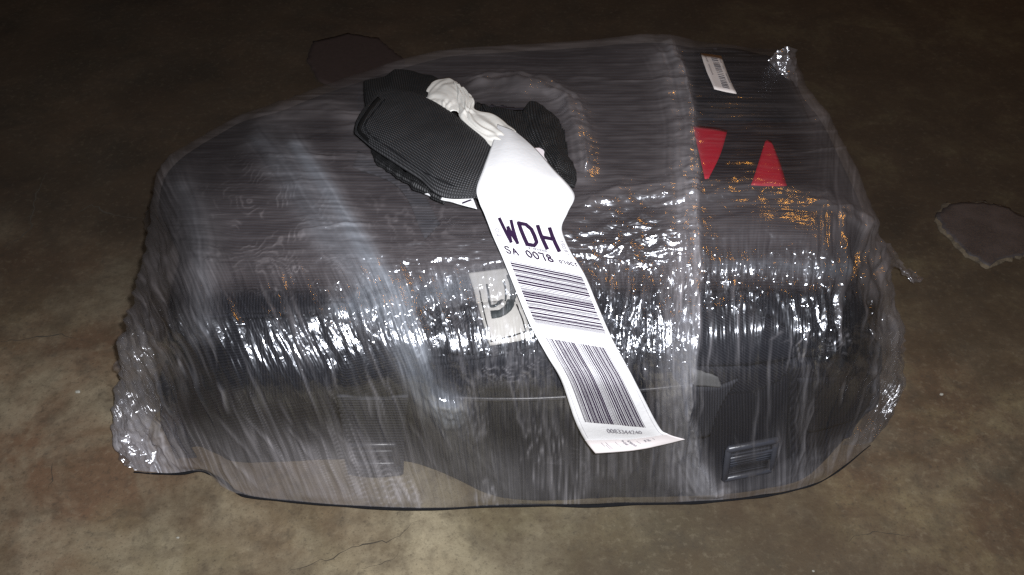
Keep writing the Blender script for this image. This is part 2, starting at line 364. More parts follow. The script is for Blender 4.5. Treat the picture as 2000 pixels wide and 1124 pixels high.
def sides(Wg, din=.012):
    L = Wg[:, :1].copy(); L[:, 0, 0] += din; L[:, 0, 2] *= .42; L2 = L.copy(); L2[:, 0, 0] += din*1.5; L2[:, 0, 2] = .003
    Rr = Wg[:, -1:].copy(); Rr[:, 0, 0] -= din; Rr[:, 0, 2] *= .42; R2 = Rr.copy(); R2[:, 0, 0] -= din*1.5; R2[:, 0, 2] = .003
    return np.concatenate([L2, L, Wg, Rr, R2], 1)
NR, NC = 620, 800
F_base = dense(sides(W1), NR, NC); F_base[..., 2] = np.maximum(F_base[..., 2], .002)
FX, FY = proj(F_base); FN = normals(F_base)
lo = dense(sides(W1), 150, 180); lo[..., 2] = np.maximum(lo[..., 2], .002)
BV = BVHTree.FromPolygons([Vector(v) for v in lo.reshape(-1, 3)], [tuple(int(i) for i in f) for f in grid_faces(150, 180)])

# ---- the dark bag inside the film
Wb = W1.copy()
tuck0 = np.array([.01, .024, .012, .028, .046, -.002, -.004, -.004, -.004, -.002, .002])
for r, f in ((0, 1.0), (1, .62), (2, .12)): Wb[r, :, 1] += tuck0*f
Wb[0, :, 2] += .004
for r in range(0, 6): Wb[r, 0, 0] += .040 if r < 4 else .03; Wb[r, 1, 0] += .018; Wb[r, 2, 0] += .006
for r in range(0, 5): Wb[r, -1, 0] -= .018; Wb[r, -2, 0] -= .006
NB = (300, 380)
B_base = dense(sides(Wb, .01), *NB); BN = normals(B_base)
BX, BY = proj(B_base)
def bulge(X, Y, pts, wd, amp): d, p, s = pdist(X, Y, pts); return amp*np.exp(-(d/wd)**2)
off = -.009+.003*(fbm(BX/60, BY/60, 40)-.5)
dome = np.clip(1-((BX-1430)/135)**2-((BY-690)/95)**2, 0, 1); off += .006*np.sqrt(dome)*(BY < 725)
off += -.004*np.exp(-((BY-728-.06*(1400-BX))/7)**2)*(BX > 1350)
off += bulge(BX, BY, [(800, 705), (960, 700), (1080, 668)], 9, -.004)+bulge(BX, BY, [(880, 768), (1120, 765), (1350, 745)], 12, .003)
off += bulge(BX, BY, [(400, 610), (560, 600), (800, 590), (1000, 580)], 6, -.0035)
off += bulge(BX, BY, [(1545, 720), (1700, 715)], 6, -.004)+bulge(BX, BY, [(1550, 730), (1560, 900)], 5, -.004)+bulge(BX, BY, [(665, 640), (665, 830)], 6, -.004)
Bp = B_base+BN*off[..., None]; Bp[..., 2] = np.maximum(Bp[..., 2], .003)
bag = empty('wrapped_backpack', (0, .86, 0)); bag_off = np.array([0, .86, 0])
bag.location = (0, .86, 0)
def child(name, P, F, mat, parent=bag, **k):
    """world coordinates in, parent at its own place"""
    o = mesh_obj(name, np.asarray(P).reshape(-1, 3)-np.array(root_loc(parent)), F, mat, parent, **k); return o
def root_loc(p):
    l = np.zeros(3)
    while p is not None: l = l+np.array(p.location); p = p.parent
    return l
body = child('bag_body', Bp, grid_faces(*NB), M['body'])
rib = BX.copy()
def reg(mask, val):
    global rib
    rib = np.where(mask, val, rib)
reg((BX < 660) & (BY > 600), BY+.15*BX); reg((BX >= 660) & (BX < 800) & (BY > 600), BX*.25+BY+0*BX)
reg((BX > 470) & (BX < 660) & (BY > 600) & (BY < 800), BX-.1*BY)
reg((BX > 790) & (BX < 1050) & (BY > 600) & (BY < 700), .75*BY+.75*BX)
reg(dome > 0, .62*BX-.85*BY*1.1); reg((BX > 1550) & (BY > 715), .9*BX+.35*BY)
reg(BY < 560, BY*1.1)
fattr(body, 'rib', rib); fattr(body, 'top_panel', 1-sst(540, 580, BY))
BBV = BVHTree.FromPolygons([Vector(v) for v in Bp.reshape(-1, 3)], [tuple(int(i) for i in f) for f in grid_faces(*NB)])
def hit(bv, px, py):
    d = ray(px, py); r = bv.ray_cast(Vector(CAM), Vector(d))
    if r[0] is None: p = at(px, py, .01); return p, np.array([0, 0, 1.0]), np.linalg.norm(p-CAM)
    n = np.array(r[1]); n = n if n@d < 0 else -n
    return np.array(r[0]), n, r[3]

# ---- things sewn on the bag, laid on its surface
def onbody(ctrl, nr, nc, lift=.0015, bv=None):
    """ctrl rows of (px,py); returns points on the bag's surface"""
    D = dense(ctrl, nr, nc); out = np.zeros((nr, nc, 3))
    for i in range(nr):
        for j in range(nc):
            p, n, t = hit(bv or BBV, *D[i, j]); out[i, j] = p+n*lift
    return out
def decal(name, ctrl, mat, nr=10, nc=10, lift=.0015, thick=.0012, parent=bag, ribv=None, bv=None):
    P = onbody(ctrl, nr, nc, lift, bv); N = normals(P)
    if (N.mean((0, 1))@FW) > 0: N = -N
    Q = P-N*thick; V, F = solid(P, Q)
    o = child(name, V, F, mat, parent)
    if ribv is not None:
        D = dense(ctrl, nr, nc); v = D[..., 0] if ribv == 'x' else D[..., 1]; fattr(o, 'rib', np.concatenate([v.ravel(), v.ravel()]))
    return o
def solid(P, Q):
    nr, nc = P.shape[:2]; n = nr*nc; V = np.concatenate([P.reshape(-1, 3), Q.reshape(-1, 3)])
    F = [grid_faces(nr, nc), grid_faces(nr, nc, n, True)]
    rim = [i for i in range(nc)]+[i*nc+nc-1 for i in range(1, nr)]+[(nr-1)*nc+i for i in range(nc-2, -1, -1)]+[i*nc for i in range(nr-2, 0, -1)]
    rim = np.array(rim); nx = np.roll(rim, -1); F.append(np.stack([nx, rim, rim+n, nx+n], 1))
    return V, np.concatenate(F)
# red triangular prints
decal('red_print', [[(1352, 248), (1390, 252), (1420, 258)], [(1364, 300), (1384, 302), (1406, 305)], [(1376, 352), (1380, 352), (1384, 351)]], M['red'], 16, 8, .002)
decal('red_print', [[(1493, 280), (1499, 276), (1506, 281)], [(1479, 325), (1500, 322), (1523, 325)], [(1466, 364), (1500, 366), (1535, 366)]], M['red'], 16, 8, .002)
# dark panel at the far right end and its sticker
decal('end_panel', [[(1330, 96), (1430, 96), (1530, 120)], [(1350, 170), (1450, 175), (1560, 190)], [(1362, 236), (1460, 238), (1580, 238)]], M['body'], 24, 24, .0015, .001, ribv='y')
stk = decal('barcode_sticker', [[(1366, 112), (1386, 114), (1406, 117)], [(1379, 150), (1400, 152), (1420, 155)], [(1393, 182), (1414, 187), (1436, 191)]], M['stick'], 10, 8, .0050, .0006)
stk['label'] = 'small white barcode sticker'
def squad(a, b):   # position on the sticker, a across, b down
    x = (1-b)*((1-a)*1366+a*1406)+b*((1-a)*1393+a*1436); y = (1-b)*((1-a)*112+a*117)+b*((1-a)*182+a*191); return x, y
bars = []; rs = np.random.RandomState(5); bpos = .1
V, F = [], []
while bpos < .92:
    th = rs.choice([.012, .02, .03]); 
    for (a0, a1) in ((.42, .74),):
        q = [hit(BBV, *squad(a, b)) for b in (bpos, bpos+th) for a in (a0, a1)]; q = [p+n*.0058 for p, n, t in q]
        k = len(V); V += q; F.append((k, k+1, k+3, k+2))
    bpos += th+rs.choice([.012, .02, .035])
for a0, a1, b0, b1 in ((.14, .2, .1, .25), (.14, .2, .3, .6), (.84, .88, .3, .36), (.84, .9, .5, .75), (.82, .87, .12, .2)):
    b = b0
    while b < b1:
        q = [hit(BBV, *squad(a, c)) for c in (b, b+.012) for a in (a0, a1)]; q = [p+n*.0058 for p, n, t in q]
        k = len(V); V += q; F.append((k, k+1, k+3, k+2)); b += .026
child('barcode', V, F, M['grey_ink'], stk, smooth=False)
# pale label with the curved emblem
lab = decal('brand_label', [[(916, 536), (953, 532), (994, 527)], [(928, 578), (966, 574), (1008, 568)], [(942, 625), (985, 620), (1024, 610)], [(957, 674), (1000, 668), (1037, 660)]], M['grey'], 40, 14, .004, .0025)
lab['label'] = 'pale grey label with a dark curved emblem'
def stroke_on(bv, name, pts, wpx, mat, lift, parent, thick=.0006):
    """ribbon of pixel width wpx following pts on a surface"""
    P = np.array(pts, float); D = dense(P[:, None, :].repeat(2, 1), 6*len(P), 2)[:, 0]; T = np.gradient(D, axis=0); T /= np.linalg.norm(T, axis=1, keepdims=True)+1e-9
    N = np.stack([-T[:, 1], T[:, 0]], 1); out = np.zeros((len(D), 3, 3))
    for i in range(len(D)):
        for j, s in enumerate((-.5, 0, .5)):
            p, n, t = hit(bv, *(D[i]+N[i]*s*wpx)); out[i, j] = p+n*lift
    n = normals(out); n = -n if n.mean((0, 1))@FW > 0 else n
    V, F = solid(out, out-n*thick); return child(name, V, F, mat, parent)
stroke_on(BBV, 'emblem', [(960, 619), (980, 615), (995, 603), (1002, 584), (1002, 560), (996, 540)], 14, M['glyph'], .0052, lab)
stroke_on(BBV, 'emblem', [(952, 560), (956, 582), (959, 603), (972, 601), (984, 592), (988, 574), (984, 552)], 3.5, M['glyph'], .0052, lab)
stroke_on(BBV, 'stitching', [(938, 572), (946, 610), (959, 667)], 2.4, M['stitch_shade'], .0050, lab)
stroke_on(BBV, 'stitching', [(959, 667), (990, 660), (1027, 650)], 2.4, M['stitch_shade'], .0050, lab)
stroke_on(BBV, 'stitching', [(1027, 650), (1018, 622), (1008, 600)], 2.4, M['stitch_shade'], .0050, lab)
# straps, seams and buckles low on the front
decal('strap', [[(655, 795), (725, 800), (795, 795)], [(665, 850), (728, 853), (790, 850)], [(680, 945), (730, 950), (785, 945)]], M['strap'], 20, 12, -.012, .003, ribv='y', bv=BV)
def buckle(cx, cy, wpx, hpx, tilt, parent, label=None, bv=None, up=.006):
    """ladder-lock: a rounded frame with two cross bars and the webbing through it, standing proud of the bag"""
    p, n, t = hit(bv or BBV, cx, cy); sc = t/FPX*1.03
    r = RT*math.cos(tilt)-np.cross(n, RT)*(-math.sin(tilt)); r -= n*(r@n); r /= np.linalg.norm(r); d = np.cross(r, n); d = d if d@UP < 0 else -d
    root = p+n*up; hw = wpx/2*sc; hh = hpx/2*sc*1.05; out = []
    def bar(x0, y0, x1, y1, rad, name):
        a = root+r*x0+d*y0; b = root+r*x1+d*y1; ax = (b-a)/np.linalg.norm(b-a); s = np.cross(ax, n); V = []; F = []
        m = 10
        for k, q in enumerate((a-ax*rad*.6, a, b, b+ax*rad*.6)):
            f = .55 if k in (0, 3) else 1
            for i in range(m):
                th = 2*math.pi*i/m; V.append(q+s*math.cos(th)*rad*f+n*math.sin(th)*rad*.8*f)
        for k in range(3):
            for i in range(m): F.append((k*m+i, k*m+(i+1) % m, (k+1)*m+(i+1) % m, (k+1)*m+i))
        F += [tuple(range(m))[::-1], tuple(range(3*m, 4*m))]
        return V, F
    V, F = [], []
    for a in ((-hw, -hh, hw, -hh, .0042), (-hw, hh, hw, hh, .0036), (-hw, -hh, -hw, hh, .0034), (hw, -hh, hw, hh, .0034), (-hw, -hh*.35, hw, -hh*.35, .002)):
        v, f = bar(*a, ''); k = len(V); V += v; F += [tuple(i+k for i in g) for g in f]
    o = child('buckle', V, F, M['plast'], parent)
    if label: o['label'] = label
    # webbing threaded through
    P = np.zeros((14, 8, 3))
    for i in range(14):
        for j in range(8):
            v = -1+2*i/13; u = -.86+1.72*j/7; P[i, j] = root+r*u*hw+d*v*hh*1.06+n*(.0025*math.cos(v*4.2)-.001)
    V, F = solid(P, P-n*.0016); wb = child('webbing', V, F, M['strap'], o); wv = np.tile(np.linspace(0, hpx, 14)[:, None], (1, 8)).ravel(); fattr(wb, 'rib', np.concatenate([wv, wv]))
    return o
buckle(1460, 888, 90, 80, .05, bag, up=.007)
buckle(728, 902, 84, 56, .0, bag, bv=BV, up=-.008)
decal('strap', [[(1352, 752), (1400, 750), (1440, 735)], [(1352, 800), (1385, 800), (1405, 790)], [(1352, 850), (1372, 850), (1385, 845)]], M['strap'], 14, 10, .004, .003, ribv='x')
decal('webbing_tab', [[(1350, 722), (1380, 726), (1400, 732)], [(1352, 748), (1384, 750), (1408, 752)]], M['tabgrey'], 8, 8, .004, .002)
decal('front_flap', [[(790, 640), (880, 640), (960, 636), (1050, 628)], [(800, 670), (880, 672), (960, 668), (1060, 655)], [(845, 712), (900, 706), (980, 694), (1090, 668)]], M['body'], 14, 30, .003, .003, ribv='x')
decal('seam_piping', [[(880, 770), (980, 773), (1120, 768), (1350, 745)], [(880, 776), (980, 779), (1120, 774), (1350, 751)]], M['plast'], 4, 40, .004, .003)
decal('side_patch', [[(1556, 735), (1600, 735), (1700, 732)], [(1560, 800), (1620, 795), (1700, 780)], [(1575, 842), (1600, 838), (1660, 820)]], M['body'], 14, 14, .003, .002, ribv='x')
# far side shoulder straps seen faintly through the top
decal('shoulder_strap', [[(700, 300), (800, 345), (860, 440)], [(690, 330), (780, 370), (830, 470)]], M['strap'], 8, 24, .003, .003, ribv='y')

# ------------------------------------------------------------------ the film itself: relief and cloudiness
X, Y = FX, FY
haze = np.full(X.shape, .011); disp = np.zeros(X.shape); spark = np.full(X.shape, .25); blue = np.full(X.shape, .25)
topm = 1-sst(520, 600, Y); right = sst(1350, 1362, X)
haze += .044*topm*(1-.30*right); haze -= .016*(1-topm)*(1-.3*sst(850, 900, Y))
haze += .035*sst(1.0, 0, np.minimum((X-225)/110, 1))*sst(350, 500, Y)
blobs = fbm(X/130, Y/90, 60); haze *= .55+.9*blobs
def band(pts, wd, amp, d_amp=0.0, b=0.0, sk=0.0, sharp=0, streak=1):
    """bunched band of film: cloudier, raised, roughened"""
    global haze, disp, blue, spark
    d, p, s = pdist(X, Y, pts)
    d = d+6*(vn(p/30, p*0+3, 77)-.5)
    if sharp: d = np.where(s*sharp > 0, d*5, d)
    L = p.max(); e = sst(0, 40, p)*.85+.15; g = np.exp(-(d/wd)**2)*e
    g2 = g*(.6+.8*vn(d*s/5+40, p/160, 78)) if streak else g
    haze = haze+amp*g2; disp = disp+d_amp*g*(.6+.8*vn(d*s/8+40, p/120, 79)); blue = blue+b*g; spark = spark+sk*g
band([(485, 248), (560, 340), (640, 460), (720, 560), (775, 650), (835, 760), (880, 800)], 36, .085, .003, .5)
band([(560, 262), (640, 370), (710, 480), (770, 570), (820, 690)], 22, .16, .002, .6)
band([(345, 330), (372, 400), (385, 470), (395, 560), (400, 640)], 34, .08, .001, .3)
band([(1300, 72), (1332, 140), (1350, 230), (1355, 330), (1358, 430), (1360, 520), (1358, 600), (1350, 700), (1342, 800), (1362, 900), (1405, 975)], 50, .19, .0055, .15, .45, sharp=1)
band([(470, 246), (540, 226), (640, 210), (700, 235)], 20, .07, .002)
band([(900, 170), (980, 165), (1060, 175), (1112, 205), (1132, 265), (1140, 330)], 22, .13, .009, 0, .9)
band([(1120, 400), (1230, 385), (1360, 378), (1500, 372), (1600, 392), (1680, 440)], 20, .05, .0055, 0, .4)
band([(1745, 640), (1740, 730), (1705, 820), (1620, 900), (1500, 955)], 36, .05, .001, 0)
band([(1705, 400), (1725, 520), (1740, 640)], 26, .07, .001, 0, .4)
band([(250, 640), (245, 760), (270, 860), (330, 900)], 40, .06, .002, 0, .5)
band([(820, 760), (880, 830), (950, 910), (1000, 980)], 42, .045, .001, .1, .3)
band([(620, 612), (720, 600), (820, 572), (920, 556), (1010, 540)], 40, .10, .001, .5, .4)  # flash glow along the crease, painted in as extra cloudy film
band([(1365, 520), (1500, 520), (1640, 530)], 16, .05, .001, .6, 0)
band([(830, 775), (900, 785)], 16, .10, .002, 0, .8)
band([(640, 610), (760, 600), (900, 565)], 18, .05, .0015, .3, .3)
band([(1545, 100), (1552, 160), (1600, 230)], 16, .08, .003, 0, .3)
band([(1570, 180), (1640, 300), (1690, 420)], 40, .045, .001, 0)
band([(1280, 75), (1100, 85), (900, 100), (760, 130)], 14, .035, .001)
band([(1000, 180), (700, 190), (560, 230)], 30, .02, .001)
band([(440, 345), (520, 300), (640, 265)], 26, -.03)
band([(1370, 970), (1420, 960)], 18, .12, .002, 0, .8)
haze += (.040+.03*sst(950, 800, X))*sst(810, 940, Y)*(1-.5*sst(1350,1500,X))+.08*sst(780, 900, Y)*sst(900, 640, X)
haze -= .018*(sst(1360, 1380, X)*sst(560, 620, Y)*(1-sst(1640, 1690, X))*(1-sst(900, 950, Y)))
haze -= .045*np.exp(-(((X-1460)/110)**4+((Y-305)/75)**4))+.030*np.exp(-(((X-1440)/110)**4+((Y-160)/70)**4))
haze = np.maximum(haze, .006)
blue += .3*sst(560, 700, Y)
# regional crinkle
crease = np.exp(-((Y-(585-.045*(X-1000)*(X > 1000)))/88)**2)
spark += .55*crease*(1-.75*right)+.6*np.exp(-((X-1235)/110)**2)*sst(380, 500, Y)
spark += 1.9*sst(385, 265, X)*sst(380, 470, Y)+.8*np.exp(-((X-1740)/40)**2)
haze += .015*sst(380, 270, X)*sst(400, 520, Y)
spark += .9*sst(1570, 1680, X)*sst(450, 500, Y)*(1-sst(740, 800, Y))
q_ = np.exp(-((X-985)/45)**2-((Y-625)/45)**2); spark -= .6*q_; haze *= 1-.6*q_
spark += .55*right*sst(470, 500, Y)*(1-sst(590, 630, Y)*(1-sst(1530, 1590, X)))*(1-sst(700, 740, Y))+.9*np.exp(-((X-1235)/115)**2-((Y-570)/85)**2)+.3*np.exp(-((X-1230)/120)**2-((Y-420)/80)**2)+.25*np.exp(-((X-760)/90)**2-((Y-620)/90)**2)
spark -= .22*right*sst(560, 620, Y)*(1-sst(1530, 1590, X))+.12*topm*(X < 850)
spark = np.clip(spark, .02, 2.1)
# flow coordinates of the pull
k = np.where(X < 1150, .42*sst(1150, 700, X), -.28*sst(1450, 1750, X)*sst(650, 850, Y))
across = X-k*(Y-560)+10*vn(X/90, Y/90, 81); along = Y+8*vn(X/120, Y/60, 82)
upright = sst(455, 560, Y+50*(vn(X/70, X*0, 83)-.5)+60*sst(1340, 1370, X)-20); upright = np.clip(upright+sst(420, 300, X)*.8+.8*sst(1560, 1640, X), 0, 1)
# combed ridges
def ridge(v, pw): return np.power(1-np.abs(2*v-1), pw)
up1 = ridge(vn(across/24, along/230, 90), 2.2)*vn(across/50, along/160, 91)
up2 = ridge(vn(across/13, along/120, 92), 2)*vn(across/60, along/60, 95)
lv1 = ridge(vn(along/11, across/230, 93), 2)*vn(along/50, across/120, 94)
amp = .0050*(.4+.8*crease)*(1+.35*right*sst(740, 690, Y)+1.1*sst(1540, 1640, X)*sst(430, 480, Y))
disp += upright*(amp*up1+.0020*up2)+(1-upright)*(.0016*lv1)
wx = X+14*(vn(X/30, Y/30, 190)-.5); wy = Y+14*(vn(X/30, Y/30, 191)-.5); ex = np.where(upright > .5, 1.0, .55)
disp += (.0012*(fbm(X/12, Y/16, 96, 2)-.5)+.0030*(fbm(X/34, Y/44, 99, 2)-.5)+.0044*np.where(upright > .5, vor((across+wx-X)/18, (along+wy-Y)/74, 192)-.5, vor(wx/46, wy/22, 193)-.5)+.0017*np.where(upright > .5, vor(across/9, along/38, 196)-.5, vor(wx/24, wy/11, 197)-.5))*np.minimum(spark, 1.7)
disp += .0045*(fbm(X/110, Y/80, 101, 3)-.5)
def dome_at(cx, cy, rx, ry, a, calm=.8):
    global disp, spark
    g = np.exp(-((X-cx)/rx)**2-((Y-cy)/ry)**2); disp = disp*(1-calm*g)+a*g; spark = spark*(1-.6*calm*g)
dome_at(768, 615, 34, 52, .0080); dome_at(950, 560, 70, 26, .0035, .5); dome_at(1235, 590, 60, 40, .003, .3); dome_at(600, 600, 60, 22, .003, .3)
dome_at(1495, 438, 66, 36, .0050, .6); dome_at(1440, 515, 55, 16, .003, .3); dome_at(1020, 182, 55, 15, .0105, .3); spark += 1.2*np.exp(-((X-1010)/90)**2-((Y-186)/22)**2); dome_at(1125, 250, 16, 40, .006, .4)
# cloudy hair-streaks, denser low on the front
hs = ridge(vn(across/5.5, along/130, 104), 4)*sst(.45, .7, vn(across/80, along/90, 105))
haze += upright*hs*(.06+.09*sst(780, 880, Y)*sst(1250, 1000, X)+.05*sst(820, 900, Y))*(1-.5*right)
haze += (1-upright)*ridge(vn(along/4.0, across/260, 106), 4)*.035
# layered contour wrinkles (film sliding over film)
def contour(cx, cy, rx, ry, sc, nlev, a, seed):
    global haze, disp
    m = np.exp(-(((X-cx)/rx)**2+((Y-cy)/ry)**2)**1.5)
    f = vn(X/sc+seed, Y/sc, seed)+.35*vn(X/sc*2.3, Y/sc*2.3, seed+1); f = f+.06*vn(X/9, Y/9, seed+5); l = np.power(.5+.5*np.cos(2*np.pi*f*nlev), 7)
    l = l*sst(.35, .75, vn(X/22, Y/22, seed+2)); haze = haze+a*m*l; disp = disp+.0005*m*l
contour(520, 430, 130, 110, 75, 11, .10, 120); contour(600, 545, 110, 50, 60, 10, .14, 124); contour(820, 420, 120, 90, 90, 11, .06, 128)
contour(1600, 665, 80, 50, 60, 9, .15, 132); contour(985, 715, 90, 30, 50, 8, .12, 136); contour(700, 300, 90, 50, 70, 6, .04, 140); contour(1150, 900, 120, 40, 70, 6, .04, 144)
rs = np.random.RandomState(44)
for _ in range(150):
    left = rs.rand() < .55
    x0 = rs.uniform(250, 1150) if left else rs.uniform(1150, 1740); y0 = rs.uniform(520, 860); L = rs.uniform(50, 190)
    sl = (.55*(1-(x0-250)/1100) if left else -.05-.30*max(0, (x0-1450)/300)*(y0 > 650)); 
    if y0 > 780 and x0 < 900: sl += .35
    pts = [(x0+sl*L*q+rs.randn()*3, y0+L*q) for q in (0, .33, .66, 1)]
    d, pr, _s = pdist(X, Y, pts); e = np.sin(np.pi*np.clip(pr/pr.max(), 0, 1)); wd = rs.uniform(1.4, 3.8); g = np.exp(-(d/wd)**2)*e
    haze = haze+g*rs.uniform(.02, .09); disp = disp+g*rs.uniform(.0006, .0018)
for _ in range(26):
    x0 = rs.uniform(560, 1500); y0 = rs.uniform(150, 500); L = rs.uniform(80, 260); sl = rs.uniform(-.10, .03)
    pts = [(x0+L*q, y0+sl*L*q+rs.randn()*2) for q in (0, .33, .66, 1)]
    d, pr, _s = pdist(X, Y, pts); e = np.sin(np.pi*np.clip(pr/pr.max(), 0, 1)); wd = rs.uniform(2, 4); g = np.exp(-(d/wd)**2)*e
    haze = haze+g*rs.uniform(.02, .07); disp = disp+g*rs.uniform(.0006, .0018)
haze = np.clip(haze, .004, .6)
vis = sst(.004, .02, F_base[..., 2])
# gathered crumple in the near left corner
cm = np.exp(-(((X-275)/65)**2+((Y-850)/70)**2)**1.3); disp += cm*.016*(fbm(X/26, Y/26, 150, 3)-.5); haze += cm*.05; spark = np.minimum(spark, 1-.55*cm)
# edges are not cut with a ruler
edge = np.exp(-((F_base[..., 2]-.01)/.012)**2); disp += edge*.005*(vn(X/55, Y/55, 155)-.45)
side = np.exp(-((X-FX[:, 2:3].min())/25)**2)
Fp = F_base+FN*(disp*vis)[..., None]
jag = (sst(60, 0, X-np.interp(Y, [240, 330, 400, 480, 570, 660, 750, 850, 920], [470, 345, 300, 285, 265, 242, 230, 224, 262])))*(Y > 260)
Fp[..., 0] -= jag*.007*(fbm(X/60, Y/38, 160, 3)-.45)
jr = sst(50, 0, np.interp(Y, [110, 180, 245, 340, 430, 530, 620, 690, 790, 868], [1550, 1580, 1625, 1672, 1705, 1728, 1747, 1757, 1750, 1700])-X)*(Y > 90)
Fp[..., 0] += jr*.007*(fbm(X/60, Y/38, 161, 3)-.45)
Fp[..., 2] = np.maximum(Fp[..., 2], .0022)
ffaces = grid_faces(NR, NC)
# torn opening round the carry handle
hole = [(722, 190), (770, 160), (850, 165), (930, 205), (1030, 212), (1095, 240), (1112, 300), (1118, 345), (1080, 372), (960, 380), (850, 372), (760, 330)]
def inside(X, Y, poly):
    c = np.zeros(X.shape, bool); n = len(poly)
    for i in range(n):
        x0, y0 = poly[i]; x1, y1 = poly[(i+1) % n]
        m = ((y0 > Y) != (y1 > Y)) & (X < (x1-x0)*(Y-y0)/(y1-y0+1e-9)+x0); c ^= m
    return c
inn = inside(X+8*(vn(X/12, Y/12, 170)-.5), Y+8*(vn(X/12, Y/12, 171)-.5), hole) & (FN[..., 2] > .2)
ffaces = ffaces[~inn.ravel()[ffaces].all(1)]
film = child('plastic_wrap', Fp, ffaces, M['film'])
for nm, v in (('haze', haze), ('spark', spark), ('blue', np.clip(blue, 0, 1)), ('across', across), ('along', along), ('upright', upright)): fattr(film, nm, v)
tag(bag, 'dark backpack tightly wrapped in clear stretch film, lying on the concrete', 'backpack')
# thin black tube along the base, standing in for the bag's contact shadow
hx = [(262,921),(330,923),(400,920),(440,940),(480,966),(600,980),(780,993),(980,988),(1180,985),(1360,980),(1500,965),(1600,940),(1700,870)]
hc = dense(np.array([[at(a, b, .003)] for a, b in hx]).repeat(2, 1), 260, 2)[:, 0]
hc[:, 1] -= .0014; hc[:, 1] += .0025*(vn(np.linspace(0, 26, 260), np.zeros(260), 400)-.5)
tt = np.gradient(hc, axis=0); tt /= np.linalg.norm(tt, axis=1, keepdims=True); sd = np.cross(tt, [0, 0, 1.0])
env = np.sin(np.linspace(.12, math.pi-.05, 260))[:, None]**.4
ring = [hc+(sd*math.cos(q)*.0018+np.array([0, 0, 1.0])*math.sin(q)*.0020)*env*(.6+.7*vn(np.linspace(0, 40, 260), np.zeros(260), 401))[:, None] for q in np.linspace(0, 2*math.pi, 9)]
child('contact_shadow_tube', np.stack(ring, 1), grid_faces(260, 9), M['stitch_shade'])

def sheet(name, ctrl, nr, nc, mat, parent, crum=0.0, cs=18, seed=1, thick=.0, bv=BV, cloth=False, taper=0, film_attr=None, facet=False, flat=0, pleat=0):
    """ctrl rows of (px, py, lift): a sheet held 'lift' metres above the wrapped surface, with real thickness"""
    C = np.array(ctrl, float); Pc = np.zeros(C.shape)
    for i in range(C.shape[0]):
        for j in range(C.shape[1]):
            p, n, t = hit(bv, C[i, j, 0], C[i, j, 1]); Pc[i, j] = CAM+ray(C[i, j, 0], C[i, j, 1])*(t-C[i, j, 2])
    P = dense(Pc, nr, nc); N = normals(P); N = -N if N.mean((0, 1))@FW > 0 else N
    PX, PY = proj(P)
    if pleat:
        u = np.linspace(0, 1, nc)[None]*np.ones((nr, 1)); v = np.linspace(0, 1, nr)[:, None]*np.ones((1, nc))
        q = u*3.6+1.3*v+1.6*vn(u*2.2, v*3.1, seed)+.5; q2 = u*2.1-2.7*v+1.4*vn(u*3+9, v*4, seed+1)
        P = P+N*(pleat*(np.abs(q % 1*2-1)-.5)*(.4+vn(u*3, v*4, seed+2))+pleat*.6*(np.abs(q2 % 1*2-1)-.5))[..., None]
    if flat: P = P+np.random.RandomState(seed).randn(*P.shape)*flat
    if crum: 
        if facet: f = .7*vor(PX/cs+.4*vn(PX/cs, PY/cs, seed+4), PY/cs*.8, seed)+.35*vor(PX/cs*2.1, PY/cs*1.7, seed+2)-.5
        else: f = .5-np.abs(fbm(PX/cs, PY/cs, seed, 2)-.5)*2
        P = P+N*(crum*f)[..., None]
    du = np.cumsum(np.r_[np.zeros((1, P.shape[1])), np.linalg.norm(np.diff(P, axis=0), axis=2)], 0)
    dv = np.cumsum(np.c_[np.zeros((P.shape[0], 1)), np.linalg.norm(np.diff(P, axis=1), axis=2)], 1)
    m0, m1 = du.mean(1, keepdims=True), dv.mean(0, keepdims=True)
    uv = np.stack([np.broadcast_to(m1, du.shape), np.broadcast_to(m0, du.shape)], 2)
    if taper:   # padded: full in the middle, closing at the edge
        a = np.sin(np.linspace(0, np.pi, nr))[:, None]*np.ones((1, nc)); b = np.ones((nr, 1))*np.sin(np.linspace(0, np.pi, nc))[None]
        q = np.minimum(1, 1.0*np.minimum(a*2.2, b*3.0)); q = np.sqrt(np.clip(1-(1-q)**2, 0, 1))
        T = P+N*(thick*.5*q)[..., None]; B = P-N*(thick*.5*q+.0003)[..., None]
    else: T = P; B = P-N*thick
    if film_attr:
        o = child(name, P, grid_faces(nr, nc), mat, parent)
        for k_, v_ in film_attr.items(): fattr(o, k_, np.full(P.shape[:2], v_) if np.isscalar(v_) else v_)
        fattr(o, 'across', PX); fattr(o, 'along', PY)
        return o, P, N
    V, F = solid(T, B); o = child(name, V, F, mat, parent, uv=np.concatenate([uv.reshape(-1, 2)]*2), smooth=not flat)
    return o, P, N

